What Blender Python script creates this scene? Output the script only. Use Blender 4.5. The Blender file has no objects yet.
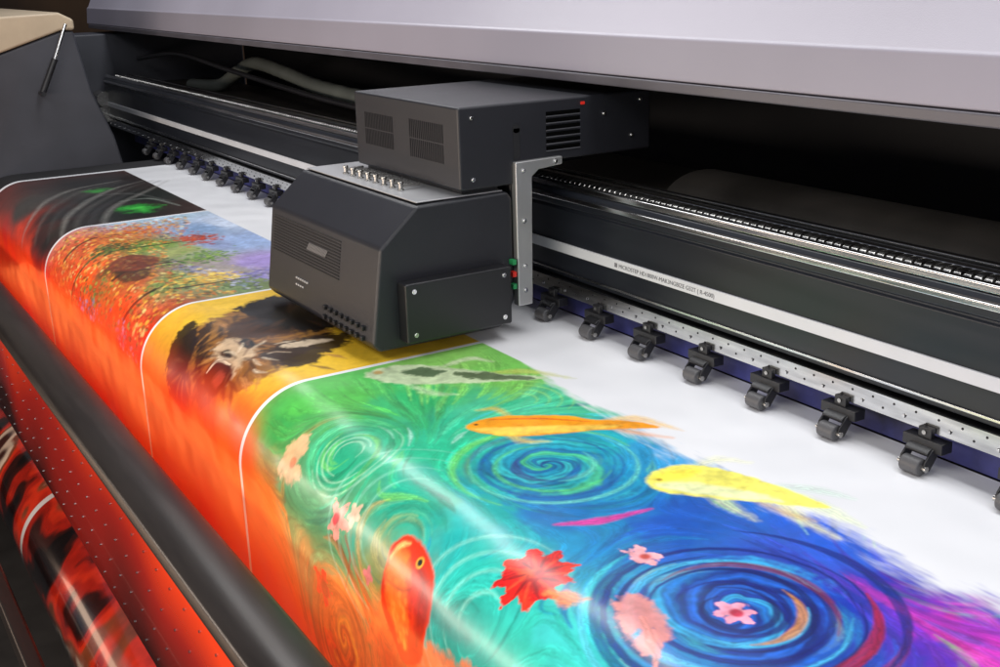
import bpy, bmesh, math, numpy as np
from mathutils import Matrix, Vector
rng=np.random.default_rng(7)
scene=bpy.context.scene
COL=scene.collection
# ------------------------------------------------ camera
F=1150.0
X=np.array([750,-343,1150.]);X/=np.linalg.norm(X)
Y=np.array([1955,420,-1150.]);Y-=X*Y.dot(X);Y/=np.linalg.norm(Y)
Z=np.cross(X,Y)
M=np.array([X,Y,Z])
cd=bpy.data.cameras.new("camera");cam=bpy.data.objects.new("camera",cd);COL.objects.link(cam)
m=Matrix([[*M[0],0],[*M[1],0],[*M[2],1],[0,0,0,1]])
cam.matrix_world=m
cd.lens=F/1000*36;cd.sensor_width=36;cd.clip_start=.02;cd.clip_end=200
scene.camera=cam
scene.view_settings.view_transform='Standard';scene.view_settings.look='None';scene.view_settings.exposure=0
# ------------------------------------------------ materials
def lin(c):
    c=np.array(c,float)/255
    return np.where(c<=.04045,c/12.92,((c+.055)/1.055)**2.4)
def mat(name,col,rough=.5,metal=0,var=.15,nscale=6,bump=.0,bscale=300,coat=0,stretch=(1,1,1),rvar=.1,spec=.5):
    m=bpy.data.materials.new(name);m.use_nodes=True
    nt=m.node_tree;b=nt.nodes['Principled BSDF']
    tc=nt.nodes.new('ShaderNodeTexCoord');mp=nt.nodes.new('ShaderNodeMapping')
    mp.inputs['Scale'].default_value=stretch
    nt.links.new(tc.outputs['Object'],mp.inputs['Vector'])
    n=nt.nodes.new('ShaderNodeTexNoise');n.inputs['Scale'].default_value=nscale;n.inputs['Detail'].default_value=6
    nt.links.new(mp.outputs[0],n.inputs['Vector'])
    r=nt.nodes.new('ShaderNodeValToRGB')
    c=np.array(col,float)
    r.color_ramp.elements[0].position=.3;r.color_ramp.elements[1].position=.7
    r.color_ramp.elements[0].color=(*(c*(1-var)),1);r.color_ramp.elements[1].color=(*np.minimum(c*(1+var),1),1)
    nt.links.new(n.outputs['Fac'],r.inputs[0]);nt.links.new(r.outputs[0],b.inputs['Base Color'])
    mr=nt.nodes.new('ShaderNodeMapRange');mr.inputs[3].default_value=max(rough-rvar,.02);mr.inputs[4].default_value=min(rough+rvar,1)
    nt.links.new(n.outputs['Fac'],mr.inputs[0]);nt.links.new(mr.outputs[0],b.inputs['Roughness'])
    b.inputs['Metallic'].default_value=metal;b.inputs['Coat Weight'].default_value=coat;b.inputs['Coat Roughness'].default_value=.12
    b.inputs['Specular IOR Level'].default_value=spec
    if bump>0:
        n2=nt.nodes.new('ShaderNodeTexNoise');n2.inputs['Scale'].default_value=bscale;n2.inputs['Detail'].default_value=3
        nt.links.new(mp.outputs[0],n2.inputs['Vector'])
        bp=nt.nodes.new('ShaderNodeBump');bp.inputs['Strength'].default_value=bump;bp.inputs['Distance'].default_value=.002
        nt.links.new(n2.outputs['Fac'],bp.inputs['Height']);nt.links.new(bp.outputs[0],b.inputs['Normal'])
    return m
M_black=mat("black_plastic",(.011,.011,.013),.36,bump=.15)
M_blackg=mat("blue_black_beam",(.011,.013,.018),.32,stretch=(.3,3,3))
M_char=mat("charcoal_powder_coat",(.0145,.0150,.0195),.40,var=.05,rvar=.04,bump=.3,bscale=500)
M_char2=mat("dark_powder_coat",(.011,.011,.013),.33,bump=.25,bscale=500)
M_rub=mat("dark_rubber",(.07,.07,.075),.45,bump=.3)
M_steel=mat("brushed_steel",(.75,.75,.75),.18,1,stretch=(.5,12,12),nscale=10)
M_alu=mat("satin_aluminium",(.50,.50,.50),.38,.8,var=.03,rvar=.02,stretch=(1,6,1))
M_rail=mat("rail_steel",(.58,.58,.58),.2,1,stretch=(1.5,12,12),var=.25)
M_dsteel=mat("dull_steel",(.42,.41,.39),.24,1,stretch=(.5,12,12))
M_strip=mat("pale_strip",(.62,.63,.65),.35,0,var=.05)
M_hood=mat("lavender_grey_paint",(.315,.30,.355),.33,var=.07,nscale=1.0,bump=.12,bscale=400)
M_trim=mat("grey_trim",(.09,.085,.10),.4)
M_cab=mat("grey_cabinet_paint",(.042,.044,.055),.5,bump=.3,bscale=300,nscale=2,var=.3)
M_beige=mat("beige_cap_paint",(.45,.36,.25),.5,var=.1)
M_blue=mat("patchy_blue",(.03,.035,.16),.5,var=.95,nscale=5)
M_dark=mat("interior_dark",(.006,.006,.008),.7)
M_hose=mat("grey_hose",(.09,.10,.09),.45)
M_bar=mat("bronze_black_bar",(.026,.021,.018),.32,.35,stretch=(.4,4,4),var=.25)
M_floor=mat("dark_floor",(.03,.028,.026),.5)
M_wall=mat("brown_wall",(.10,.055,.025),.8,var=.6,nscale=.8)
M_red=mat("red_led",(.7,.03,.02),.3);M_green=mat("green_wire",(.02,.25,.08),.4)
M_white=mat("white_ink",(.5,.5,.5),.5)
M_ink=mat("grey_ink",(.17,.17,.18),.5)
# ------------------------------------------------ mesh helpers
WL={}
def empty(name,loc,label,cat):
    o=bpy.data.objects.new(name,None);COL.objects.link(o);o.location=loc;o.empty_display_size=.1
    o["label"]=label;o["category"]=cat;WL[o.name]=Vector(loc);return o
def make(name,bm,mt,parent=None,label=None,cat=None,bevel=0,seg=3,extra=()):
    bmesh.ops.recalc_face_normals(bm,faces=bm.faces)
    me=bpy.data.meshes.new(name)
    co=np.array([v.co for v in bm.verts]);c=Vector((co.max(0)+co.min(0))/2)
    for v in bm.verts:v.co-=c
    bm.to_mesh(me);bm.free()
    me.materials.append(mt)
    for e in extra:me.materials.append(e)
    o=bpy.data.objects.new(name,me);COL.objects.link(o)
    WL[o.name]=c.copy()
    if parent is not None:
        o.parent=parent;o.location=c-WL[parent.name]
    else:o.location=c
    if label:o["label"]=label
    if cat:o["category"]=cat
    me.polygons.foreach_set("use_smooth",[True]*len(me.polygons))
    if bevel>0:
        b=o.modifiers.new("b",'BEVEL');b.width=bevel;b.segments=seg;b.limit_method='ANGLE';b.angle_limit=.6;b.harden_normals=True
    else:
        me.set_sharp_from_angle(angle=math.radians(35))
    return o
def bx(bm,x0,x1,y0,y1,z0,z1):
    vs=[bm.verts.new((x,y,z)) for x in(x0,x1) for y in(y0,y1) for z in(z0,z1)]
    for f in((0,1,3,2),(4,6,7,5),(0,4,5,1),(2,3,7,6),(0,2,6,4),(1,5,7,3)):bm.faces.new([vs[i] for i in f])
def prism(bm,prof,x0,x1):
    a=[bm.verts.new((x0,y,z)) for y,z in prof];b=[bm.verts.new((x1,y,z)) for y,z in prof];n=len(prof)
    bm.faces.new(a);bm.faces.new(b[::-1])
    for i in range(n):bm.faces.new((a[i],b[i],b[(i+1)%n],a[(i+1)%n]))
def cyl(bm,p0,p1,r,seg=20,r2=None,mi=0):
    p0=Vector(p0);p1=Vector(p1);d=p1-p0;q=d.to_track_quat('Z','Y').to_matrix()
    r2=r if r2 is None else r2
    A=[];B=[]
    for i in range(seg):
        t=2*math.pi*i/seg;u=q@Vector((math.cos(t),math.sin(t),0))
        A.append(bm.verts.new(p0+u*r));B.append(bm.verts.new(p1+u*r2))
    fs=[bm.faces.new(A),bm.faces.new(B[::-1])]
    for i in range(seg):fs.append(bm.faces.new((A[i],B[i],B[(i+1)%seg],A[(i+1)%seg])))
    for f in fs:f.material_index=mi
def catmull(pts,n=8,closed=False):
    P=[np.array(p,float) for p in pts]
    P=[P[-1]]+P+[P[0],P[1]] if closed else [2*P[0]-P[1]]+P+[2*P[-1]-P[-2]]
    out=[]
    for i in range(1,len(P)-2):
        for k in range(n):
            t=k/n;a,b,c,d=P[i-1:i+3]
            out.append(.5*((2*b)+(-a+c)*t+(2*a-5*b+4*c-d)*t*t+(-a+3*b-3*c+d)*t**3))
    out.append(P[-2]);return out
def tube(bm,pts,r,seg=14,ribs=0):
    pts=[Vector(p) for p in catmull(pts,10)];rings=[]
    for i,p in enumerate(pts):
        d=(pts[min(i+1,len(pts)-1)]-pts[max(i-1,0)]);q=d.to_track_quat('Z','Y').to_matrix()
        rr=r*(1+(.1 if (ribs and i%2) else 0))
        rings.append([bm.verts.new(p+q@Vector((math.cos(2*math.pi*k/seg),math.sin(2*math.pi*k/seg),0))*rr) for k in range(seg)])
    for a,b in zip(rings,rings[1:]):
        for k in range(seg):bm.faces.new((a[k],b[k],b[(k+1)%seg],a[(k+1)%seg]))
    bm.faces.new(rings[0]);bm.faces.new(rings[-1][::-1])
B=bmesh.new
# ------------------------------------------------ sheet profile
Y0=1.04;R0=.2;SC=Y0-R0*math.pi/2
def prof(s,off=0):
    s=np.asarray(s,float);a=np.clip((Y0-s)/R0,0,math.pi/2)
    y=np.where(s>=Y0,s,Y0-(R0-off)*np.sin(a));z=np.where(s>=Y0,-off,-R0+(R0-off)*np.cos(a))
    z=np.where(s<SC,z-(SC-s),z);return y,z
_ss=np.linspace(-.2,2.4,5201);_py,_pz=prof(_ss)
def S(px,py):
    a=px-500;b=333-py;d=M@np.array([a,b,-F])
    f=_py*d[2]-(_pz-1)*d[1]
    idx=np.where(np.sign(f[:-1])!=np.sign(f[1:]))[0]
    i=0 if len(idx)==0 else idx[-1]
    t=(_py[i]/d[1]) if abs(d[1])>abs(d[2])*.3 else (_pz[i]-1)/d[2]
    return np.array([d[0]*t,_ss[i]])
# ------------------------------------------------ artwork canvas
gx=np.concatenate([np.arange(-6.5,-5.05,.0055),np.arange(-5.05,-3.6,.0042),np.arange(-3.6,-2.66,.0032),np.arange(-2.66,-.3,.0023)])
gs=np.concatenate([np.linspace(-.1,.38,12),np.arange(.40,1.67,.0026),np.linspace(1.68,1.93,8)])
NX,NS=len(gx),len(gs)
GX,GS=np.meshgrid(gx,gs,indexing='ij')
def vnoise(x,y,sc,seed):
    r=np.random.default_rng(seed);T=r.random((256,256))
    x=x*sc;y=y*sc;xi=np.floor(x).astype(int);yi=np.floor(y).astype(int);fx=x-xi;fy=y-yi
    fx=fx*fx*(3-2*fx);fy=fy*fy*(3-2*fy)
    g=lambda i,j:T[i&255,j&255]
    return (g(xi,yi)*(1-fx)+g(xi+1,yi)*fx)*(1-fy)+(g(xi,yi+1)*(1-fx)+g(xi+1,yi+1)*fx)*fy
def fbm(x,y,sc,seed,o=4):
    v=0;a=.5;t=0
    for k in range(o):
        v=v+a*vnoise(x,y,sc*2**k,seed+k);t+=a;a*=.55
    return v/t
WHITE=np.array([.84,.85,.88])
C=np.ones((NX,NS,3))*WHITE
WX=(fbm(GX,GS,9,11)-.5);WS=(fbm(GX,GS,9,31)-.5)
def idw(anch,x,s,p=4.):
    num=0;den=0
    for px,py,r,g,b in anch:
        q=S(px,py);w=1/((x-q[0])**2+(s-q[1])**2+2e-4)**(p/2)
        num=num+w[...,None]*lin((r,g,b));den=den+w
    return num/den[...,None]
A4=[(330,400,80,190,75),(400,400,45,180,105),(450,360,140,205,100),(280,430,55,160,75),(520,370,120,200,90),(350,450,35,170,125),(300,500,85,160,105),(272,530,225,120,40),(265,600,255,95,20),(300,640,250,130,40),(340,560,55,160,110),(400,500,25,170,140),(450,440,35,195,145),(480,500,15,175,170),(550,465,15,145,175),(600,440,25,175,185),(560,410,75,200,150),(640,440,45,155,205),(480,580,35,185,170),(520,640,45,190,170),(460,640,25,160,145),(580,620,60,200,195),(600,540,15,145,195),(680,520,15,85,185),(640,590,35,155,200),(735,600,15,85,185),(700,450,60,165,225),(760,480,35,115,220),(850,520,25,95,220),(820,600,15,55,180),(900,600,35,50,180),(965,630,200,50,200),(950,575,45,65,200),(985,660,215,50,160),(800,655,15,85,200),(900,650,60,50,180),(560,500,8,115,185),(620,480,15,145,200),(700,650,25,125,195),(375,615,120,150,80),(340,610,235,120,40),(350,655,220,120,40),(255,480,160,130,50),(390,650,240,90,30),(910,545,40,100,215),(870,640,30,60,180),(995,600,60,50,190),(930,640,90,45,190)]
A3=[(300,300,240,190,40),(200,330,235,192,50),(330,340,248,200,50),(420,350,245,204,60),(165,365,215,160,45),(165,410,245,95,30),(200,450,255,50,15),(235,480,255,60,10),(230,400,220,155,50),(280,370,235,185,50),(160,450,255,50,10),(235,420,220,110,35),(250,300,245,200,60),(200,400,225,130,40),(300,365,245,200,50)]
A2=[(230,222,205,218,240),(250,240,165,190,235),(205,228,140,170,210),(265,262,170,150,215),(150,245,120,150,60),(130,262,80,75,35),(180,280,130,150,80),(110,290,190,95,40),(220,270,175,165,160),(85,285,250,90,25),(100,340,255,60,15),(130,380,255,45,10),(72,300,250,60,15),(165,325,150,75,40),(82,250,210,85,40),(120,312,235,75,25),(240,285,120,140,90),(150,215,180,210,230),(150,345,245,50,15),(110,245,225,125,45),(185,250,160,170,100),(215,245,150,165,205)]
A1=[(150,195,12,22,14),(100,200,16,20,16),(60,215,24,22,22),(42,235,50,22,18),(30,265,245,65,15),(50,295,255,50,10),(18,255,220,60,25),(120,215,8,20,10),(75,193,50,48,45),(28,205,60,58,55),(50,240,24,18,14),(25,290,255,50,10),(90,185,24,24,24),(70,225,16,14,14),(90,210,14,16,14)]  # orange-red entries low on these prints hold painted heater glow
def paintbase(anch,x0,x1,warp,tex,seed):
    i0,i1=np.searchsorted(gx,[x0,x1]);sl=slice(i0,i1)
    x=GX[sl];s=GS[sl];wx=x+WX[sl]*warp;ws=s+WS[sl]*warp
    c=idw(anch,wx,ws)
    n=fbm(x,s,26,seed)-.5;n2=fbm(x,s,70,seed+9,3)-.5
    c=c*(1+tex*(1.2*n+.9*n2))[...,None]
    C[sl]=np.clip(c,0,1)
L1=(-6.46,-5.050);L2=(-5.030,-3.580);L3=(-3.562,-2.664);L4=(-2.648,-.3)
paintbase(A1,*L1,.12,.3,3)
paintbase(A2,*L2,.12,.5,4)
paintbase(A3,*L3,.10,.25,5)
paintbase(A4,*L4,.20,.25,6)
def window(x0,x1,s0,s1):
    i0,i1=np.searchsorted(gx,[x0,x1]);j0,j1=np.searchsorted(gs,[s0,s1]);return slice(i0,i1),slice(j0,j1)
NBR=fbm(GX,GS,60,77,3)-.5
NB2=fbm(GX,GS,18,177,4)-.5
def segdist(P,x,s,ws=None):
    best=np.full(x.shape,-9.);dd=np.zeros(x.shape)
    for k in range(len(P)-1):
        a=P[k];d=P[k+1]-a;l2=d.dot(d)+1e-12
        t=np.clip(((x-a[0])*d[0]+(s-a[1])*d[1])/l2,0,1)
        ex=x-a[0]-t*d[0];es=s-a[1]-t*d[1]
        dist=np.sqrt(ex*ex+es*es);wd=0 if ws is None else ws[k]+(ws[k+1]-ws[k])*t
        v=wd-dist;u=v>best;best=np.where(u,v,best)
        dd=np.where(u,(ex*d[1]-es*d[0])/math.sqrt(l2),dd)
    return best,dd
def stroke(pts,ws,col,alpha=1.,soft=.004,rag=.3,px=True,streak=.2,limx=None,dens=6):
    P=[S(*p) for p in pts] if px else [np.array(p,float) for p in pts]
    P=np.array(catmull(P,dens))
    ws=np.interp(np.linspace(0,1,len(P)),np.linspace(0,1,len(ws)),ws)
    mw=ws.max()*1.5+soft*2
    lo=P.min(0)-mw;hi=P.max(0)+mw
    if limx:lo[0]=max(lo[0],limx[0]);hi[0]=min(hi[0],limx[1])
    w=window(lo[0],hi[0],lo[1],hi[1]);x=GX[w];s=GS[w]
    if x.size==0:return
    best,dd=segdist(P,x,s,ws);nb=NBR[w]
    mk=np.clip((best+nb*rag*ws.max())/soft+.5,0,1)*alpha
    c=lin(col)[None,None]*(1+streak*np.sin(dd*700+nb*10+NB2[w]*12))[...,None]*(1+.6*nb)[...,None]
    C[w]=C[w]*(1-mk[...,None])+np.clip(c,0,1)*mk[...,None]
def poly(pts,col,alpha=1.,soft=.006,rag=.02,limx=None):
    P=np.array(catmull([S(*p) for p in pts],5,True))
    lo=P.min(0)-soft*2-rag;hi=P.max(0)+soft*2+rag
    if limx:lo[0]=max(lo[0],limx[0]);hi[0]=min(hi[0],limx[1])
    w=window(lo[0],hi[0],lo[1],hi[1]);x=GX[w];s=GS[w]
    if x.size==0:return
    best,_=segdist(P,x,s);ins=np.zeros(x.shape,bool)
    for k in range(len(P)-1):
        a=P[k];b=P[k+1]
        if a[1]==b[1]:continue
        c=((a[1]>s)!=(b[1]>s))&(x<(b[0]-a[0])*(s-a[1])/(b[1]-a[1])+a[0]);ins^=c
    sd=np.where(ins,-best,best)+(NBR[w]+NB2[w])*rag
    mk=np.clip(sd/soft+.5,0,1)*alpha
    c=lin(col)[None,None]*(1+.5*NBR[w]+.6*NB2[w])[...,None]
    C[w]=C[w]*(1-mk[...,None])+np.clip(c,0,1)*mk[...,None]
def blob(p,r,col,alpha=1,soft=.006,rag=.5,px=True,ar=(1,1),pet=0,ph=0,limx=None,rot=0):
    c=S(*p) if px else np.array(p);e=r*1.6+soft
    lo=c-e*max(ar);hi=c+e*max(ar)
    if limx:lo[0]=max(lo[0],limx[0]);hi[0]=min(hi[0],limx[1])
    w=window(lo[0],hi[0],lo[1],hi[1]);X_=GX[w]-c[0];S_=GS[w]-c[1]
    if X_.size==0:return
    xr=(X_*math.cos(rot)+S_*math.sin(rot))/ar[0];sr=(-X_*math.sin(rot)+S_*math.cos(rot))/ar[1]
    rr=np.hypot(xr,sr);th=np.arctan2(sr,xr)
    R=r*(1 if not pet else (.80+.20*np.cos(pet*th+ph)))
    nb=NBR[w]
    mk=np.clip((R-rr+nb*rag*r)/soft+.5,0,1)*alpha
    cc=lin(col)[None,None]*(1+1.0*nb)[...,None]
    C[w]=C[w]*(1-mk[...,None])+np.clip(cc,0,1)*mk[...,None]
def tosrgb(cl):return np.where(cl<.0031,cl*12.92,1.055*np.maximum(cl,1e-6)**(1/2.4)-.055)*255
cent=[(S(550,465),.2,1),(S(735,608),.24,1),(S(350,450),.12,-1),(S(345,645),.13,1),(S(400,540),.12,-1),(S(930,560),.2,-1),(S(460,640),.15,1)]
def flow(p):
    v=np.array([.5,.25*math.sin(p[0]*6)])
    for c,r,g in cent:
        d=p-c;q=math.exp(-(d.dot(d))/(2*r*r))*6
        v=v+g*q*np.array([-d[1],d[0]])/ (np.linalg.norm(d)+.02)
    return v/np.linalg.norm(v)
pal=[(20,80,190),(10,140,190),(60,205,215),(30,180,130),(120,215,90),(20,110,90),(170,225,205),(10,50,140)]
for k in range(1500):
    p=np.array([rng.uniform(-2.62,-.75),rng.uniform(.45,1.56)]);q=p.copy();pts=[q.copy()]
    st=rng.uniform(.015,.04)
    for j in range(5):
        q=q+flow(q)*st;pts.append(q.copy())
    i=min(np.searchsorted(gx,p[0]),NX-1);j=min(np.searchsorted(gs,p[1]),NS-1)
    srgb=tosrgb(np.clip(C[i,j]*rng.uniform(.5,1.5),0,1))
    if rng.random()<.12 and p[0]>-2.3 and p[1]>.9:srgb=np.array(pal[rng.integers(len(pal))],float)
    stroke(pts,[.001,rng.uniform(.004,.013),.001],srgb,rng.uniform(.3,.7),soft=.006,px=False,limx=L4,rag=.5,dens=3)
def swirl(cp,R,cols,turns,seed=0,alpha=1):
    c=S(*cp);w=window(c[0]-R*1.15,c[0]+R*1.15,c[1]-R*1.15,c[1]+R*1.15)
    x=GX[w]-c[0]+WX[w]*.05;s=(GS[w]-c[1]+WS[w]*.05)
    r=np.hypot(x,s)/R;th=np.arctan2(s,x)
    ph=(th/(2*math.pi)+turns*np.sqrt(r+.01))
    n=len(cols);t=(ph*1.0)%1.0*n;k=np.floor(t).astype(int)%n
    L=np.array([lin(q) for q in cols]);f=np.clip((t-np.floor(t)-.5)*2,0,1);f=(f*f*(3-2*f))[...,None]
    cc=L[k]*(1-f)+L[(k+1)%n]*f
    cc=cc*(1+.18*np.sin(t*9)+.7*NBR[w]+.5*NB2[w])[...,None]
    edge=np.clip((1.0-r+.15*np.sin(th*3+seed)+NBR[w]*.4)/.4,0,1)*alpha
    C[w]=C[w]*(1-edge[...,None])+np.clip(cc,0,1)*edge[...,None]
swirl((550,465),.19,[(20,150,180),(50,185,190),(15,110,160),(30,160,165),(70,190,130),(15,100,160)],2.1,1,.8)
swirl((735,610),.215,[(25,100,205),(12,50,140),(20,120,205),(50,165,215),(15,55,150),(25,100,205),(10,35,115)],2.3,2,.85)
swirl((345,640),.11,[(235,130,40),(190,90,30),(245,180,60),(200,120,50)],2.0,3,.7)
def arc(cp,R,a0,a1,w,col,al=1,sp=0,soft=.005):
    c=S(*cp);pts=[(c[0]+(R+sp*k/11)*math.cos(a0+(a1-a0)*k/11),c[1]+(R+sp*k/11)*math.sin(a0+(a1-a0)*k/11)) for k in range(12)]
    stroke(pts,[.001,w,w,.001],col,al,px=False,limx=L4,dens=3,soft=soft)
for k in range(8):
    arc((735,610),.05+.022*k,rng.uniform(0,6),rng.uniform(7,10),.007,[(8,25,100),(10,30,120),(70,180,225)][k%3],.85,.025)
arc((735,610),.2,-.6,1.2,.012,(160,25,60),.85,.03);arc((735,610),.24,-.9,.9,.010,(130,30,70),.7,.03);arc((735,610),.10,-.5,1.6,.009,(210,140,60),.8,.01)
arc((735,610),.165,.5,3.4,.009,(130,45,60),.65,-.02);arc((735,610),.26,0.2,2.4,.011,(15,35,125),.8,.02);arc((735,610),.22,3.,5.4,.009,(15,40,120),.7,.02);arc((735,610),.245,3.6,5.2,.006,(90,200,225),.6,.02)
for k in range(5):
    arc((550,465),.05+.03*k,rng.uniform(0,6),rng.uniform(7,9),.006,[(15,80,160),(110,215,190),(90,200,110)][k%3],.6,.02,.008)
arc((550,465),.2,1.5,5.2,.010,(120,215,70),.6,.01,.01);arc((550,465),.17,2.4,4.6,.008,(90,70,110),.4,.01,.01);arc((550,465),.075,3.6,5.8,.011,(50,60,130),.7);arc((550,465),.03,0,5,.005,(20,50,130),.8,-.015)
for k in range(5):arc((350,452),.03+.02*k,k,k+4,.003,(190,235,200),.4,.015)
for k in range(4):arc((400,520),.12+.045*k,2,4.6,.005,(150,225,200),.3,.0,.008)
for k in range(4):arc((480,620),.05+.045*k,1,4.2,.005,(170,235,215),.3,.01,.008)
for k in range(4):arc((520,400),.04+.03*k,.5,3.,.004,(170,230,120),.4,.01,.008)
stroke([(555,524),(600,520),(652,508)],[.004,.014,.002],(220,45,150),.85,soft=.01)
for k in range(12):
    a=rng.uniform(945,1000);b=rng.uniform(595,665);stroke([(a-20,b-8),(a,b),(a+20,b+14)],[.001,.014,.001],[(230,50,200),(150,40,180),(250,90,210),(100,40,170)][k%4],.5,soft=.015)
K=np.clip((GX+2.45)/.5,0,1)
fr=fbm(GX*.22+GS*.1,GS,75,55,3)-.5;fr2=fbm(GX,GS*.7,7,65,3)-.5
fade=np.clip((1.568+K*(.075*fr+.10*fr2-.02)-GS)/(.006+K*.075),0,1);fade=fade*fade*(3-2*fade)
fade=np.where(GS>1.66,0,fade)
ok=np.zeros(GX.shape,bool)
for a,b_ in (L1,L2,L3,L4):ok|=(GX>a)&(GX<b_+(.0 if b_<-1 else 1))
mk=(fade*ok)[...,None]
C=WHITE*(1-mk)+C*mk
for f,w,c in [([(500,428),(522,440),(548,441)],[.006,.014,.002],(240,200,70)),([(510,416),(495,408),(478,410)],[.006,.010,.002],(250,190,50)),([(595,424),(635,418),(682,430)],[.012,.018,.002],(250,190,60)),([(610,426),(640,433),(672,437)],[.010,.010,.002],(240,145,50))]:stroke(f,w,c,.6,rag=.7,soft=.018)
poly([(467,427),(480,419),(510,415),(560,415),(595,419),(630,420),(660,427),(630,428),(595,430),(550,434),(510,435),(482,433)],(248,160,20),1,.008,.008)
poly([(472,428),(500,427),(560,425),(620,424),(600,429),(540,433),(500,434),(482,432)],(255,215,90),.8,.012,.01)
stroke([(490,419),(540,418),(590,421)],[.003,.006,.002],(225,100,15),.8)
blob((476,424),.005,(30,20,10),1)
for f,w,c in [([(700,486),(728,504),(756,520)],[.010,.018,.002],(240,240,160)),([(690,468),(718,459),(750,462)],[.008,.016,.002],(245,248,200)),([(770,490),(815,504),(862,526)],[.016,.026,.003],(225,240,190)),([(780,486),(820,490),(852,498)],[.012,.016,.002],(205,230,215)),([(770,495),(800,517),(838,538)],[.010,.016,.002],(240,232,150)),([(735,490),(785,512),(815,520)],[.005,.008,.002],(215,170,70))]:stroke(f,w,c,.6,rag=.7,soft=.022)
poly([(646,479),(660,468),(690,464),(725,469),(760,479),(800,494),(830,507),(795,505),(760,501),(715,498),(680,494),(657,489)],(250,242,110),1,.009,.008)
poly([(655,484),(690,482),(740,489),(780,500),(740,498),(690,493)],(232,245,205),.7,.016,.01)
poly([(650,478),(668,470),(700,469),(690,476),(665,480)],(255,235,70),.8,.014,.01)
blob((659,479),.006,(150,100,20),.8)
for f,w,c in [([(400,380),(430,392),(458,394)],[.006,.014,.002],(200,225,180)),([(480,374),(525,371),(575,378)],[.012,.018,.002],(200,205,100)),([(440,367),(470,358),(492,361)],[.008,.014,.002],(225,230,200))]:stroke(f,w,c,.6,rag=.7,soft=.018)
poly([(364,375),(378,368),(410,364),(450,367),(500,373),(550,377),(500,381),(450,383),(410,384),(380,381)],(205,222,180),.95,.012,.014)
poly([(400,371),(425,367),(445,371),(430,376),(412,375)],(45,80,45),.85,.012,.03);poly([(455,372),(490,372),(535,378),(490,379),(465,377)],(50,75,35),.85,.012,.03)
blob((378,372),.014,(200,140,50),.7,soft=.01)
# koi (red-orange)
poly([(424,590),(440,598),(462,622),(474,642),(455,640),(438,628),(426,612)],(30,135,125),.85,.014,.02)
poly([(384,600),(374,618),(366,640),(378,636),(390,622)],(250,120,50),.8,.014,.02)
poly([(405,640),(430,648),(462,664),(480,690),(400,690),(385,680),(395,655)],(238,110,45),.75,.02,.04)
poly([(388,560),(392,545),(405,535),(419,540),(430,558),(434,585),(430,615),(424,640),(420,662),(404,662),(394,640),(384,612),(381,582)],(226,50,10),1,.008,.006)
poly([(389,562),(400,548),(409,562),(407,600),(407,640),(400,640),(390,610),(385,585)],(255,130,35),.8,.022,.015)
poly([(416,562),(427,575),(430,600),(424,628),(416,648),(415,620),(419,592)],(135,16,12),.75,.02,.02)
stroke([(391,557),(400,545),(410,543)],[.003,.007,.003],(255,190,110),.8,soft=.008)
stroke([(388,580),(404,590),(429,580)],[.001,.004,.001],(140,20,10),.5,soft=.008)
for k in range(46):
    u=rng.uniform(0,1);v=rng.uniform(-1,1);blob((407+v*17*(1-.5*abs(u-.2)),592+u*55),.006,(255,150,60) if v<.1 else (190,30,15),.45,soft=.005)
blob((420,562),.012,(225,165,50),1,soft=.004,rag=.1);blob((420,562),.007,(15,10,10),1,soft=.003,rag=.1)
# flowers
for k in range(9):
    a=k*.7+.3;c0=S(535,574);stroke([c0+np.array([math.cos(a),math.sin(a)])*.01,c0+np.array([math.cos(a+.1),math.sin(a+.1)])*.045,c0+np.array([math.cos(a+.2),math.sin(a+.2)])*.072],[.010,.022,.008],[(225,30,18),(240,50,25),(205,18,14)][k%3],1,px=False,limx=L4,rag=1.2)
blob((535,574),.045,(215,25,15),1,rag=1.);blob((541,576),.030,(140,6,10),.6,soft=.02);blob((528,572),.018,(255,95,40),.8,pet=5,soft=.014)
for k in range(14):
    a=k*.45+.2;c0=S(535,574);stroke([c0+np.array([math.cos(a),math.sin(a)])*.02,c0+np.array([math.cos(a+.15),math.sin(a+.15)])*.06],[.002,.004,.001],[(120,5,8),(255,80,40)][k%2],.7,px=False,limx=L4)
stroke([(550,592),(570,598),(588,598)],[.008,.018,.002],(235,130,60),.85,rag=1,soft=.012)
blob((735,612),.036,(248,160,185),1,pet=6,rag=.8);blob((736,612),.012,(195,50,80),1)
blob((643,556),.034,(248,170,178),1,pet=5,rag=.9,ar=(1.2,.8));blob((645,556),.010,(210,80,70),1)
poly([(616,604),(630,594),(648,600),(664,618),(668,636),(660,640),(652,628),(656,652),(645,650),(640,630),(630,634),(622,622)],(220,140,132),.9,.012,.03)
stroke([(655,668),(655,645),(642,618)],[.005,.012,.006],(225,140,130),.8,rag=1)
blob((338,520),.045,(240,155,140),.95,pet=5,rag=1);blob((354,514),.028,(248,195,168),.8,pet=5);blob((336,518),.014,(210,45,55),1)
blob((323,585),.045,(232,45,32),1,pet=5,rag=1);blob((325,588),.02,(165,10,20),.8)
poly([(278,466),(290,445),(306,436),(308,450),(298,462),(302,475),(288,488),(283,476)],(225,180,135),.85,.012,.03)
blob((293,462),.014,(215,120,80),.8)
stroke([(345,535),(350,560),(345,590)],[.003,.005,.001],(160,70,50),.6)
blob((368,575),.022,(225,115,130),.8,pet=4);blob((330,640),.035,(240,95,30),.6,pet=5)
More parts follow.
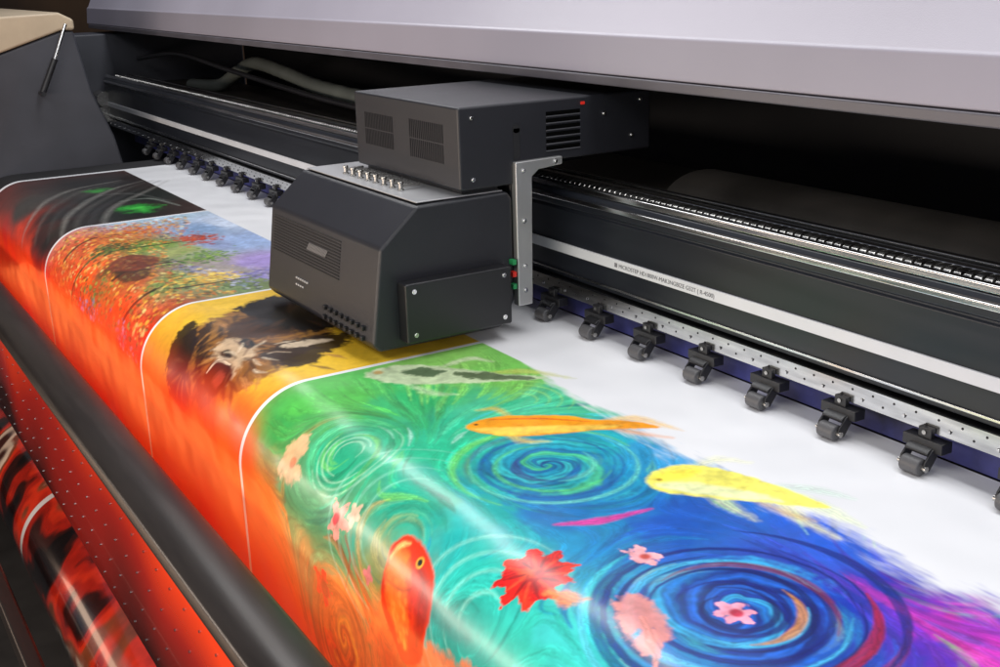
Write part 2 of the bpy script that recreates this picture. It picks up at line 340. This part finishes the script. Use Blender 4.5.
# print 3 : dark-brown animal portrait with open mouth, generic
def fur(cx,cy,n,sp,c,w=.01,ln=.07,al=.7,dr=None):
    c0=S(cx,cy)
    for k in range(n):
        p=c0+rng.normal(0,sp,2);a=rng.uniform(-.5,.5)+(math.atan2(p[1]-c0[1],p[0]-c0[0]) if dr is None else dr)
        if not(L3[0]<p[0]<L3[1]-.03) :continue
        q=p+np.array([math.cos(a),math.sin(a)])*ln
        stroke([p,(p+q)/2+rng.normal(0,.006,2),q],[.002,w,.001],c[k%len(c)],al,px=False,limx=L3,rag=.5,soft=.010)
poly([(174,352),(190,330),(224,314),(262,305),(308,314),(335,330),(305,352),(272,372),(240,392),(208,408),(184,408),(174,385)],(130,80,38),.9,.04,.06,L3)
fur(232,350,100,.11,[(100,62,36),(50,30,20),(180,125,70),(30,20,16)],.010,.09)
poly([(169,352),(182,328),(198,320),(193,350),(187,378),(190,410),(177,410),(168,385)],(22,14,11),.95,.016,.04,L3)
poly([(199,332),(214,320),(209,345),(204,370),(206,400),(198,406),(194,375)],(36,22,16),.9,.016,.04,L3)
poly([(216,346),(232,336),(248,338),(256,350),(243,364),(228,382),(215,386),(211,370)],(200,172,138),.9,.02,.035,L3)
poly([(222,332),(250,314),(280,316),(296,330),(266,336),(240,339)],(62,36,22),.95,.02,.04,L3)
poly([(238,308),(275,296),(320,304),(352,318),(322,330),(290,330),(260,322)],(16,12,12),1,.020,.05,L3)
poly([(262,354),(296,338),(350,332),(335,350),(296,366)],(38,24,18),.95,.02,.05,L3)
poly([(280,346),(305,339),(332,339),(305,346)],(222,200,170),.8,.014,.03,L3)
poly([(204,374),(218,358),(232,364),(230,380),(214,396),(206,390)],(22,9,8),1,.012,.012,L3)
poly([(212,380),(220,370),(225,375),(216,388)],(150,60,48),.85,.012,.01,L3)
stroke([(207,372),(218,360),(230,364)],[.003,.007,.003],(235,215,185),.8,limx=L3)
poly([(238,342),(250,338),(256,344),(248,348)],(14,11,11),1,.010,.012,L3);poly([(220,352),(230,349),(232,357),(222,360)],(24,15,14),.95,.010,.01,L3)
fur(188,365,30,.04,[(90,56,34),(30,20,18),(170,120,60)],.007,.07);fur(290,316,36,.06,[(20,16,16),(70,46,30),(10,10,12)],.008,.09);fur(240,358,26,.05,[(226,205,175),(100,66,42),(50,32,24)],.005,.06)
# print 2 : autumn garden
def inwood(p):return p[1]<1.30+.10*math.sin(p[0]*5+1)-.12*(p[0]+4.6)
for k in range(7000):
    p=np.array([rng.uniform(-5.0,-3.60),rng.uniform(.74,1.5)])
    if not inwood(p):continue
    f=fbm(p[0:1],p[1:2],3,91)[0]
    i=min(np.searchsorted(gx,p[0]),NX-1);j=min(np.searchsorted(gs,p[1]),NS-1)
    c=tosrgb(np.clip(C[i,j]*rng.uniform(.5,1.5),0,1))
    if rng.random()<.4:
        c=[(235,185,70),(215,125,45),(220,150,50),(90,80,38),(195,85,40),(235,210,130)][k%6] if f<.44 else ([(70,110,50),(110,145,65),(145,168,75),(35,58,35),(90,125,62),(60,92,48)][k%6] if f<.54 else [(130,120,175),(150,150,198),(90,118,90),(195,200,218),(60,70,88),(115,130,172)][k%6])
    blob(p,rng.uniform(.004,.011),c,.65,soft=.006,px=False,rag=1.2,limx=L2,ar=(1.2,.8))
for cxp,cyp,rr,cs in ((-4.80,1.20,.15,[(225,115,40),(235,155,55),(205,85,35)]),(-4.50,1.34,.11,[(190,60,38),(210,90,42),(155,45,30)]),(-4.18,1.26,.12,[(110,150,60),(70,110,45),(140,170,75)]),(-3.85,1.18,.11,[(225,185,70),(235,205,95),(195,145,50)]),(-4.55,1.02,.10,[(60,90,40),(35,60,30),(95,120,50)]),(-3.78,1.38,.12,[(140,130,190),(170,160,210),(110,105,165)])):
    stroke([(cxp,cyp-.34),(cxp+.01,cyp-.15),(cxp+.02,cyp)],[.012,.008,.004],(40,27,20),.8,px=False,limx=L2)
    for k in range(240):
        q=np.array([cxp,cyp])+rng.normal(0,rr*.45,2);blob(q,rng.uniform(.004,.011),cs[k%3],.7,soft=.006,px=False,rag=1.2,limx=L2)
poly([(108,268),(132,254),(160,258),(146,268),(128,272)],(120,48,32),.85,.014,.02,L2);poly([(114,272),(134,270),(150,268),(146,278),(124,282)],(50,34,26),.8,.014,.02,L2)
# print 1 : black with grey curved streaks and a green accent
for k in range(7):stroke([(22+13*k,246-2*k),(34+13*k,214-k),(70+13*k,190),(120+8*k,180)],[.004,.014,.010,.002],[(150,148,142),(90,88,84),(60,60,60)][k%3],.5,limx=L1,soft=.03)
poly([(118,209),(130,205),(146,204),(160,207),(148,211),(130,212)],(28,150,45),.85,.06,.08,L1);poly([(130,208),(142,206),(150,208),(140,210)],(80,225,80),.6,.04,.04,L1);poly([(84,191),(98,188),(112,188),(98,192)],(45,190,60),.4,.05,.04,L1)
stroke([(180,205),(150,198),(120,201)],[.003,.012,.002],(140,150,140),.6,limx=L1,soft=.02);stroke([(170,200),(130,193),(90,198),(70,215)],[.002,.008,.008,.002],(110,112,108),.5,limx=L1,soft=.02)
# orange-red heater glow painted into the sheet colours along the front drop
ART=C.copy()
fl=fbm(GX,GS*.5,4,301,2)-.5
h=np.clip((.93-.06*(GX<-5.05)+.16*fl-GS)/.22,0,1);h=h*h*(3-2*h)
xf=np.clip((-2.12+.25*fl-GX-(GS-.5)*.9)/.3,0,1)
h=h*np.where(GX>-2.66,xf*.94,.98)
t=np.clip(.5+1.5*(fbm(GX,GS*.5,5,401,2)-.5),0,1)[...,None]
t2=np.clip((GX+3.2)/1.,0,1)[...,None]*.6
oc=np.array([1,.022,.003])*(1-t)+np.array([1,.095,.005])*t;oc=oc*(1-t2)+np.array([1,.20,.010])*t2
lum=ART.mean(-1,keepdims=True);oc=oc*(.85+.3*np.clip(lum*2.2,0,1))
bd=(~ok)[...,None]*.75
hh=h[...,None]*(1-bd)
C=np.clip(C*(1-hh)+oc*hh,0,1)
ys,zs=prof(gs)
V=np.empty((NX,NS,3));V[...,0]=GX;V[...,1]=ys[None];V[...,2]=zs[None]
cx=Vector((-3.4,1.2,0));V=V-np.array(cx)
idx=np.arange(NX*NS).reshape(NX,NS)
Fq=np.stack([idx[:-1,:-1],idx[1:,:-1],idx[1:,1:],idx[:-1,1:]],-1).reshape(-1,4)
me=bpy.data.meshes.new("printed_vinyl_sheet")
me.vertices.add(NX*NS);me.vertices.foreach_set("co",V.astype(np.float32).ravel())
me.loops.add(Fq.size);me.loops.foreach_set("vertex_index",Fq.astype(np.int32).ravel())
me.polygons.add(len(Fq));me.polygons.foreach_set("loop_start",np.arange(0,Fq.size,4,dtype=np.int32))
me.update(calc_edges=True);me.validate()
me.polygons.foreach_set("use_smooth",np.ones(len(Fq),bool))
at=me.color_attributes.new("artwork",'FLOAT_COLOR','POINT')
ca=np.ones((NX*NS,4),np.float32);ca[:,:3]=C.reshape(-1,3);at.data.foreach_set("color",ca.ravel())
ms=bpy.data.materials.new("glossy_printed_vinyl");ms.use_nodes=True;nt=ms.node_tree;b=nt.nodes['Principled BSDF']
an=nt.nodes.new('ShaderNodeAttribute');an.attribute_name="artwork";nt.links.new(an.outputs['Color'],b.inputs['Base Color'])
b.inputs['Roughness'].default_value=.34;b.inputs['Coat Weight'].default_value=.35;b.inputs['Coat Roughness'].default_value=.19
tc=nt.nodes.new('ShaderNodeTexCoord');n=nt.nodes.new('ShaderNodeTexNoise');n.inputs['Scale'].default_value=2.2;nt.links.new(tc.outputs['Object'],n.inputs['Vector'])
bp=nt.nodes.new('ShaderNodeBump');bp.inputs['Strength'].default_value=.7;bp.inputs['Distance'].default_value=.035;nt.links.new(n.outputs['Fac'],bp.inputs['Height']);nt.links.new(bp.outputs[0],b.inputs['Normal']);nt.links.new(bp.outputs[0],b.inputs['Coat Normal'])
me.materials.append(ms)
so=bpy.data.objects.new("printed_vinyl_sheet",me);COL.objects.link(so);so.location=cx
so["label"]="glossy white vinyl sheet with colourful koi pond prints draped over platen";so["category"]="printed sheet"
# ------------------------------------------------ printer
PR=empty("large_format_printer",(-3.5,1.5,-2.2),"dark wide inkjet printer with grey hood and open bed","printer")
XR=.3
bm=B();sp=np.linspace(.0,1.93,60);py,pz=prof(sp,.006)
pf=[(float(a),float(c)) for a,c in zip(py,pz)]+[(1.93,-.3),(1.1,-.9)]
prism(bm,pf,-6.78,XR);make("platen",bm,M_dark,PR)
bm=B();prism(bm,[(1.885,.13),(1.885,.20),(1.885,.330),(1.890,.333),(1.890,.338),(1.885,.341),(1.885,.375),(1.893,.385),(2.12,.385),(2.12,.13)],-8.02,XR)
make("beam",bm,M_blackg,PR,label="broad smooth blue-black beam",bevel=.003)
bm=B();bx(bm,-8.0,XR,1.878,1.8845,.203,.232);make("scale_strip",bm,M_strip,PR,label="pale strip with small printed lettering",bevel=.001)
bm=B();bx(bm,-8.0,XR,1.878,1.8845,.358,.372);make("beam_edge_line",bm,M_steel,PR,bevel=.003)
bm=B();bx(bm,-8.0,XR,1.880,1.8845,.142,.148);make("beam_edge_line",bm,M_steel,PR,bevel=.001)
bm=B();bx(bm,-8.0,XR,1.866,1.905,.082,.124);x=-7.9;k=0
while x<XR-.03:
    zz=.113 if k%2 else .096
    cyl(bm,(x,1.8665,zz),(x,1.8653,zz),.0028 if k%4 else .0045,8,mi=1)
    if k%4==0:cyl(bm,(x,1.8653,zz),(x,1.862,zz),.0035,8,mi=0)
    x+=.0278;k+=1
make("roller_rail",bm,M_rail,PR,label="narrow shiny steel rail with a row of holes",extra=[M_dark])
bm=B();bx(bm,-8.0,XR,1.895,1.915,.3855,.404);make("guide_rail",bm,M_steel,PR,bevel=.004)
bm=B();bx(bm,-8.0,XR,1.922,1.932,.3855,.394);make("guide_rail",bm,M_steel,PR,bevel=.003)
bm=B();bx(bm,-8.0,XR,1.995,2.025,.3855,.398);make("guide_rail",bm,M_steel,PR,bevel=.003)
bm=B();bx(bm,-8.0,XR,2.035,2.05,.3855,.404);make("guide_rail",bm,M_dsteel,PR,bevel=.003)
bm=B();bx(bm,-8.0,XR,1.936,1.990,.3852,.393);x=-7.95
while x<XR-.03:
    prism(bm,[(1.940,.392),(1.940,.397),(1.948,.402),(1.978,.402),(1.986,.397),(1.986,.392)],x,x+.018);x+=.024
make("cable_chain",bm,mat("chain_steel",(.60,.59,.57),.22,1,stretch=(4,4,4),var=.35),PR,label="ribbed shiny linked track lying along the beam",bevel=.003,seg=2)
bm=B();bx(bm,-8.0,XR,2.13,2.6,.30,.34);prism(bm,[(2.12+.15*(1-math.cos(t)),.34+.085*math.sin(t)) for t in np.linspace(0,math.pi,16)],-2.55,-1.35)
make("cable_tray",bm,mat("worn_dark_metal",(.06,.054,.048),.35,.4,nscale=3,var=.4),PR,bevel=.01)
bm=B();bx(bm,-7.6,XR,1.935,1.945,.002,.060);make("blue_strip",bm,M_blue,PR,label="dark blue strip behind the pinch rollers")  # upright strip in patchy dark blue behind the rollers
bm=B();bx(bm,-8.1,XR,2.9,2.94,-.6,1.2);make("rear_panel",bm,M_dark,PR)
bm=B();prism(bm,[(1.957,.715),(1.968,.82),(1.978,.826),(2.20,1.30),(2.23,1.30),(1.99,.715)],-8.6,XR+.4);make("hood",bm,M_hood,PR,label="light lavender-grey painted hood with a long crease",bevel=.005)
bm=B();prism(bm,[(1.952,.686),(1.952,.712),(2.9,.78),(2.9,.76),(1.97,.686)],-8.55,XR+.4);make("hood_trim",bm,M_trim,PR,bevel=.004)
EC=B();prism(EC,[(.3,-1.6),(.3,.35),(1.05,.63),(1.40,.74),(1.47,.74),(1.53,.40),(1.62,.15),(1.66,-.05),(1.66,-1.6)],-8.5,-6.8)
EC=make("end_cabinet",EC,M_cab,PR,label="dark grey end cabinet with sloping top",bevel=.015)
bm=B();prism(bm,[(.28,.36),(.28,.55),(1.05,.83),(1.40,.84),(1.475,.80),(1.475,.745),(1.40,.745),(1.05,.635)],-8.55,-6.78);make("cabinet_cap",bm,M_beige,EC,label="beige painted cap on the cabinet",bevel=.015)
bm=B();bx(bm,-8.5,-8.12,1.5,2.9,-1.6,.66);make("end_wall",bm,M_cab,PR,bevel=.01)
bm=B();cyl(bm,(-6.74,1.25,.42),(-6.74,1.34,.60),.017,14);cyl(bm,(-6.79,1.25,.42),(-6.7,1.25,.42),.013,12)
make("gas_strut",bm,M_black,PR,label="black gas strut with chrome rod")
bm=B();cyl(bm,(-6.74,1.335,.59),(-6.74,1.42,.78),.009,12);make("strut_rod",bm,M_steel,PR)
bm=B();cyl(bm,(-8.1,1.86,.25),(-7.95,1.86,.25),.05,20);bx(bm,-8.12,-7.95,1.8,1.95,.1,.20);make("belt_pulley",bm,M_dsteel,PR)
bm=B();prism(bm,[(.558,-.270),(.565,-.250),(.585,-.238),(.62,-.233),(.685,-.233),(.70,-.243),(.70,-.285),(.565,-.288),(.558,-.280)],-6.9,XR)
make("front_bar",bm,M_bar,PR,label="long rounded dark bronze metal bar along the front",bevel=.006)
mr=bpy.data.materials.new("panel_painted_reflection");mr.use_nodes=True;nt=mr.node_tree;b=nt.nodes['Principled BSDF']
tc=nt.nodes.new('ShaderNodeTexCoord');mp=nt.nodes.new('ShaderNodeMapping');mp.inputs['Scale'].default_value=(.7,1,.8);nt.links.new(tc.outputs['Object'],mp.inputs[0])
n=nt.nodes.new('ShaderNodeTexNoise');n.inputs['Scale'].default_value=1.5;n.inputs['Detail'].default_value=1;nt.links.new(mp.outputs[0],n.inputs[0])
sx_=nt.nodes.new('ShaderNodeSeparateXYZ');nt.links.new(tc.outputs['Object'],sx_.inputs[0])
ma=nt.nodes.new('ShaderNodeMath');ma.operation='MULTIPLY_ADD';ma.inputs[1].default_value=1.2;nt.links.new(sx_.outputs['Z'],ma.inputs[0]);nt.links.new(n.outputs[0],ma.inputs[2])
r=nt.nodes.new('ShaderNodeValToRGB');r.color_ramp.elements[0].position=.27;r.color_ramp.elements[0].color=(.02,.002,.002,1);r.color_ramp.elements[1].position=.80;r.color_ramp.elements[1].color=(.95,.06,.006,1)  # reflected red glow painted into the panel colour, fading to dark below
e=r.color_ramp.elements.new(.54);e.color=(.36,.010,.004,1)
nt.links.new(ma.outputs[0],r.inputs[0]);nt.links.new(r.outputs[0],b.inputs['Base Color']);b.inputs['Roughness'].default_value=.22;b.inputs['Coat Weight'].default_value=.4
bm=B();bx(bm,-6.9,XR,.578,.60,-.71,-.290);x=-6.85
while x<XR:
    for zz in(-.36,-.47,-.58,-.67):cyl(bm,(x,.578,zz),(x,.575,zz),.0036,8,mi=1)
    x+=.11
make("front_panel",bm,mr,PR,label="glossy dark panel with painted-in red reflection and small rivets",extra=[M_dsteel])
bm=B();bx(bm,-6.9,XR,.36,.42,-1.22,-1.14);make("lower_bar",bm,M_bar,PR,bevel=.012)
bm=B();tube(bm,[(-7.3,2.25,.36),(-6.9,2.3,.38),(-6.62,2.32,.47),(-6.3,2.32,.535),(-5.8,2.3,.51),(-5.3,2.28,.47),(-4.4,2.25,.46),(-3.3,2.2,.5)],.035,ribs=1)
make("cable_hose",bm,M_hose,PR,label="grey-green ribbed hose leading to the carriage")
bm=B();tube(bm,[(-7.9,2.1,.5),(-7.2,2.15,.56),(-6.4,2.2,.50),(-5.2,2.2,.44),(-4,2.15,.43)],.014);make("cable",bm,M_black,PR)
tx=bpy.data.curves.new("t",'FONT');tx.body="\u25A0 MICROSTEP HD1800W-MAK3NGBIZE G52T ( R-4500)";tx.size=.0158;tx.extrude=.0003
to=bpy.data.objects.new("t",tx);COL.objects.link(to);bpy.context.view_layer.update()
tm=bpy.data.meshes.new_from_object(to.evaluated_get(bpy.context.evaluated_depsgraph_get()));bpy.data.objects.remove(to)
bm=B();bm.from_mesh(tm)
for v in bm.verts:v.co=Vector((-2.45+v.co.x*1.05,1.8774-v.co.z,.2115+v.co.y))
make("strip_lettering",bm,M_ink,PR)
# pinch rollers
bm=B();bx(bm,-.016,.016,1.852,1.8655,.064,.094);bx(bm,-.048,.048,1.846,1.880,.048,.072);prism(bm,[(1.850,.048),(1.850,.060),(1.836,.056),(1.828,.050),(1.832,.043)],-.028,.028)
for sx in(-.031,.026):prism(bm,[(1.86,.062),(1.86,.040),(1.838,.011),(1.824,.011),(1.818,.021),(1.822,.034),(1.84,.054)],sx,sx+.005)
br=make("pinch_roller",bm,M_black,PR,bevel=.002,seg=2)
bm=B();cyl(bm,(-.023,1.824,.0200),(.023,1.824,.0200),.0183,28);wh=make("roller_wheel",bm,M_rub,br,bevel=.004)
bm=B();cyl(bm,(-.034,1.824,.0200),(.034,1.824,.0200),.0065,14);ax=make("axle",bm,M_dsteel,br)
bm=B();cyl(bm,(.0,1.8522,.084),(.0,1.849,.084),.005,10);sc=make("screw",bm,M_dsteel,br)
base=br.location.copy();kids=[wh,ax,sc];xs=[-1.61+.2225*k for k in range(-24,5)]
for i,x in enumerate(xs):
    if i==0:o=br
    else:
        o=br.copy();COL.objects.link(o);o.parent=PR
        for k in kids:
            q=k.copy();COL.objects.link(q);q.parent=o
    o.location=base+Vector((x,0,0));o["group"]="pinch rollers along the rail"
# ------------------------------------------------ carriage
CR=empty("print_carriage",(-3.0,1.6,.0),"charcoal print head carriage riding on the beam over the sheet","printer carriage")
def fy(z):return 1.235+(z-.05)/(.26)*.037
bm=B();prism(bm,[(1.255,.028),(1.235,.05),(1.272,.31),(1.385,.41),(1.67,.415),(1.685,.395),(1.685,.10),(1.64,.028)],-3.43,-2.66)
LH=make("lower_housing",bm,M_char,CR,label="charcoal housing with sloped front edge",bevel=.010)
bm=B()
for k in range(13):
    z=.180+.0088*k;bx(bm,-3.395,-2.90,fy(z)-.0020,fy(z)+.004,z,z+.0036)
make("vent",bm,M_dark,LH)
bm=B()
for k in range(16):
    x=-3.13+.0085*k;a0=[(x,.226),(x+.0035,.226),(x+.0215,.248),(x+.018,.248)]
    vs=[bm.verts.new((q[0],fy(q[1])-.004,q[1])) for q in a0];vb=[bm.verts.new((q[0],fy(q[1])+.002,q[1])) for q in a0]
    bm.faces.new(vs);bm.faces.new(vb[::-1])
    for j in range(4):bm.faces.new((vs[j],vb[j],vb[(j+1)%4],vs[(j+1)%4]))
make("mesh_grille",bm,mat("pale_hatch",(.28,.28,.29),.45,.3),LH)
bm=B()
for r_ in range(2):
    for k in range(6-r_*2):
        x=-3.2+.016*k;bx(bm,x,x+.008,fy(.12-.012*r_)-.0022,fy(.12)+.002,.125-.020*r_,.130-.020*r_)
make("printed_mark",bm,M_white,LH)
for k in range(8):
    for h_ in range(2):
        bm=B();x=-2.98+.036*k;bx(bm,x,x+.014,1.226+.004*h_,1.25,.052+.028*h_,.066+.028*h_);make("vent_ridge",bm,M_char2,LH,bevel=.003)
bm=B();bx(bm,-2.66,-2.612,1.315,1.645,.052,.217);SCV=make("side_cover",bm,M_char2,CR,label="glossy black side cover with corner screws",bevel=.006)
def screws(pts,r,par,ax_=(1,0,0)):
    for p in pts:
        bm=B();a=Vector(p);d=Vector(ax_);cyl(bm,a,a+d*.006,r,16,r*.7);cyl(bm,a-d*.001,a+d*.0025,r*1.35,18);make("screw",bm,M_steel,par)
screws([(-2.612,1.34,.075),(-2.612,1.62,.075),(-2.612,1.34,.195),(-2.612,1.62,.195)],.005,SCV)
bm=B();bx(bm,-3.41,-2.675,1.392,1.662,.4145,.4185);TP=make("top_plate",bm,mat("silver_sheen_plate",(.48,.48,.49),.36,.5,var=.05,rvar=.03),CR,label="satin plate on top of the housing, silver reflection in its pale colour",bevel=.002)  # silver reflection of the housing top put into this plate's pale colour
for k in range(8):
    x=-3.22+.052*k;bm=B();cyl(bm,(x,1.44,.4185),(x,1.44,.422),.010,20);cyl(bm,(x,1.44,.422),(x,1.44,.437),.006,18);cyl(bm,(x,1.44,.437),(x,1.44,.443),.0085,12)
    cyl(bm,(x,1.44,.431),(x,1.50,.431),.0055,10)
    make("knob",bm,M_dsteel,TP,bevel=.001,seg=2)
bm=B();bx(bm,-3.27,-2.69,1.54,1.655,.419,.44);make("neck",bm,M_black,CR)
bm=B();prism(bm,[(1.52,.432),(1.52,.655),(2.17,.655),(2.17,.485),(1.69,.485),(1.69,.432)],-3.30,-2.66)
UH=make("upper_housing",bm,M_char,CR,label="charcoal electronics box with vents",bevel=.007)
for(x0,x1,z0,z1)in((-3.23,-3.04,.50,.60),(-2.94,-2.74,.495,.605)):
    bm=B();n_=18
    for k in range(n_):
        for h_ in range(2):
            x=x0+(x1-x0)*k/n_;zz=z0+(z1-z0)*h_/2;bx(bm,x,x+(x1-x0)/n_*.45,1.5184,1.522,zz+.002,zz+(z1-z0)/2-.002)
    make("vent",bm,M_dark,UH)
bm=B()
for k in range(6):bx(bm,-2.662,-2.6585,1.80,1.915,.515+.019*k,.526+.019*k)
make("side_vent",bm,mat("slot_black",(.001,.001,.001),.9,spec=.05),UH)
bm=B()
for k in range(6):prism(bm,[(1.80,.512+.019*k),(1.915,.512+.019*k),(1.915,.515+.019*k),(1.80,.515+.019*k)],-2.662,-2.656)
make("vent_lip",bm,mat("vent_lip_grey",(.07,.07,.08),.4),UH)
bm=B();bx(bm,-2.6635,-2.6585,1.692,1.712,.50,.585);cyl(bm,(-2.664,1.702,.585),(-2.6585,1.702,.585),.013,16);make("keyhole_slot",bm,M_dark,UH)
bm=B();bx(bm,-2.6635,-2.656,1.918,1.930,.632,.640);make("indicator_light",bm,M_red,UH)
screws([(-2.66,1.56,.46),(-2.66,1.56,.625),(-2.66,2.0,.60),(-2.66,2.1,.53),(-2.66,2.13,.63)],.005,UH)
bm=B();prism(bm,[(1.688,.085),(1.688,.495),(1.845,.497),(1.845,.474),(1.765,.468),(1.742,.45),(1.737,.085)],-2.672,-2.645)
BK=make("bracket",bm,M_alu,CR,label="slim satin silver mounting plate tight beside the housing",bevel=.004)
screws([(-2.645,1.712,.47),(-2.645,1.712,.13),(-2.645,1.712,.20),(-2.645,1.82,.485),(-2.645,1.712,.33)],.005,BK)
bm=B();bx(bm,-3.28,-2.68,1.69,1.73,.10,.482);make("back_plate",bm,M_black,CR,bevel=.005)
bm=B();bx(bm,-3.28,-2.90,1.72,2.1,.43,.482);make("slide_block",bm,M_black,CR,bevel=.005)
for k in range(3):
    bm=B();bx(bm,-2.659,-2.640,1.668,1.680,.14+.035*k,.154+.035*k);make("connector",bm,M_green if k!=1 else M_red,CR)
# ------------------------------------------------ take-up roll : large soft picture prints
nx2=900;na=150
tu_x=np.linspace(-6.2,-1.0,nx2);tu_a=np.linspace(0,2*math.pi,na)
TX,TA=np.meshgrid(tu_x,tu_a,indexing='ij');u=TA*.24
q1=fbm(TX,u,1.6,501,2);q2=fbm(TX+.3*q1,u+.3*q1,4.2,521,3);q3=fbm(TX,u,24,541)
pal2=[(14,10,12),(45,16,14),(150,28,16),(190,45,22),(120,60,36),(196,176,156),(60,30,26),(20,16,18)]
ti=np.clip((q1*.45+q2*.55-.27)*2.1,0,.999)*len(pal2);ki=np.floor(ti).astype(int);L_=np.array([lin(q) for q in pal2]);ff=np.clip((ti-ki-.4)*1.67,0,1)[...,None];ff=ff*ff*(3-2*ff)
TC=(L_[ki]*(1-ff)+L_[(ki+1)%len(pal2)]*ff)*(1+.7*(q3-.5))[...,None]*.75
for e0 in (-4.62,-2.6):
    mk2=(np.abs(TX-e0)<.02)[...,None];TC=np.where(mk2,np.array([.42,.41,.40]),TC)
TC=np.clip(TC,0,1)
Vt=np.stack([TX,.76+.24*np.cos(TA),-1.22+.24*np.sin(TA)],-1).reshape(-1,3)
ctr=np.array([-3.6,.76,-1.22]);Vt=Vt-ctr
ii=np.arange(nx2*na).reshape(nx2,na);F2=np.stack([ii[:-1,:-1],ii[:-1,1:],ii[1:,1:],ii[1:,:-1]],-1).reshape(-1,4)
m2=bpy.data.meshes.new("take_up_roll");m2.from_pydata(Vt.tolist(),[],F2.tolist());m2.polygons.foreach_set("use_smooth",np.ones(len(F2),bool))
at=m2.color_attributes.new("artwork",'FLOAT_COLOR','POINT');ca=np.ones((nx2*na,4),np.float32);ca[:,:3]=TC.reshape(-1,3);at.data.foreach_set("color",ca.ravel())
mt2=bpy.data.materials.new("wound_vinyl");mt2.use_nodes=True;nt=mt2.node_tree;b=nt.nodes['Principled BSDF'];an=nt.nodes.new('ShaderNodeAttribute');an.attribute_name="artwork";nt.links.new(an.outputs['Color'],b.inputs['Base Color']);b.inputs['Roughness'].default_value=.17;b.inputs['Coat Weight'].default_value=.4
m2.materials.append(mt2);o=bpy.data.objects.new("take_up_roll",m2);COL.objects.link(o);o.location=ctr;WL[o.name]=Vector(ctr)
o["label"]="wound roll of glossy red and black printed vinyl under the bed";o["category"]="vinyl roll"
bm=B();cyl(bm,(-6.3,.76,-1.22),(-.9,.76,-1.22),.06,32);make("roll_core",bm,M_dsteel,o)
# ------------------------------------------------ surroundings
bm=B();bx(bm,-16,6,-6,8,-2.3,-2.2);o=make("floor",bm,M_floor);o["kind"]="structure"
bm=B();bx(bm,-16.2,-16,-6,8,-2.2,5);o=make("wall",bm,M_wall);o["kind"]="structure"
# ------------------------------------------------ lights
w=bpy.data.worlds.new("World");scene.world=w;w.use_nodes=True
w.node_tree.nodes['Background'].inputs[0].default_value=(.75,.8,1,1);w.node_tree.nodes['Background'].inputs[1].default_value=.20
def area(name,loc,target,sx,sy,p,col=(1,1,1)):
    l=bpy.data.lights.new(name,'AREA');l.shape='RECTANGLE';l.size=sx;l.size_y=sy;l.energy=p;l.color=col
    o=bpy.data.objects.new(name,l);COL.objects.link(o);o.location=loc
    d=(Vector(target)-Vector(loc)).normalized()
    zc=-d;xc=Vector((1,0,0));xc=(xc-zc*xc.dot(zc)).normalized();yc=zc.cross(xc)
    o.matrix_world=Matrix([[xc[0],yc[0],zc[0],loc[0]],[xc[1],yc[1],zc[1],loc[1]],[xc[2],yc[2],zc[2],loc[2]],[0,0,0,1]])
area("ceiling_light_band",(-3.5,2.0,3.4),(-3.5,1.1,0),9,.95,185)
area("ceiling_panel_lamp",(-1.5,-1.8,3.0),(-2.8,1.3,.2),4,1.0,85,(1,.97,.93))
area("side_lamp",(3.5,.5,2.2),(-2.2,1.6,.2),2,1.5,50,(.95,.97,1))
area("added_front_fill",(-3.2,-1.7,.25),(-3.2,.9,-.2),7,.5,112,(1,.84,.70))  # added warm fill without a real source, brightens the front drop
area("dryer_heater_lamp",(-3.4,.66,-.52),(-3.4,.84,-.28),7,.06,6,(1,.28,.07))
area("added_lower_fill",(-3.4,-.7,-.85),(-3.4,.58,-.6),6,.3,18,(1,.7,.5))  # added warm fill aimed at the front panel, no real source
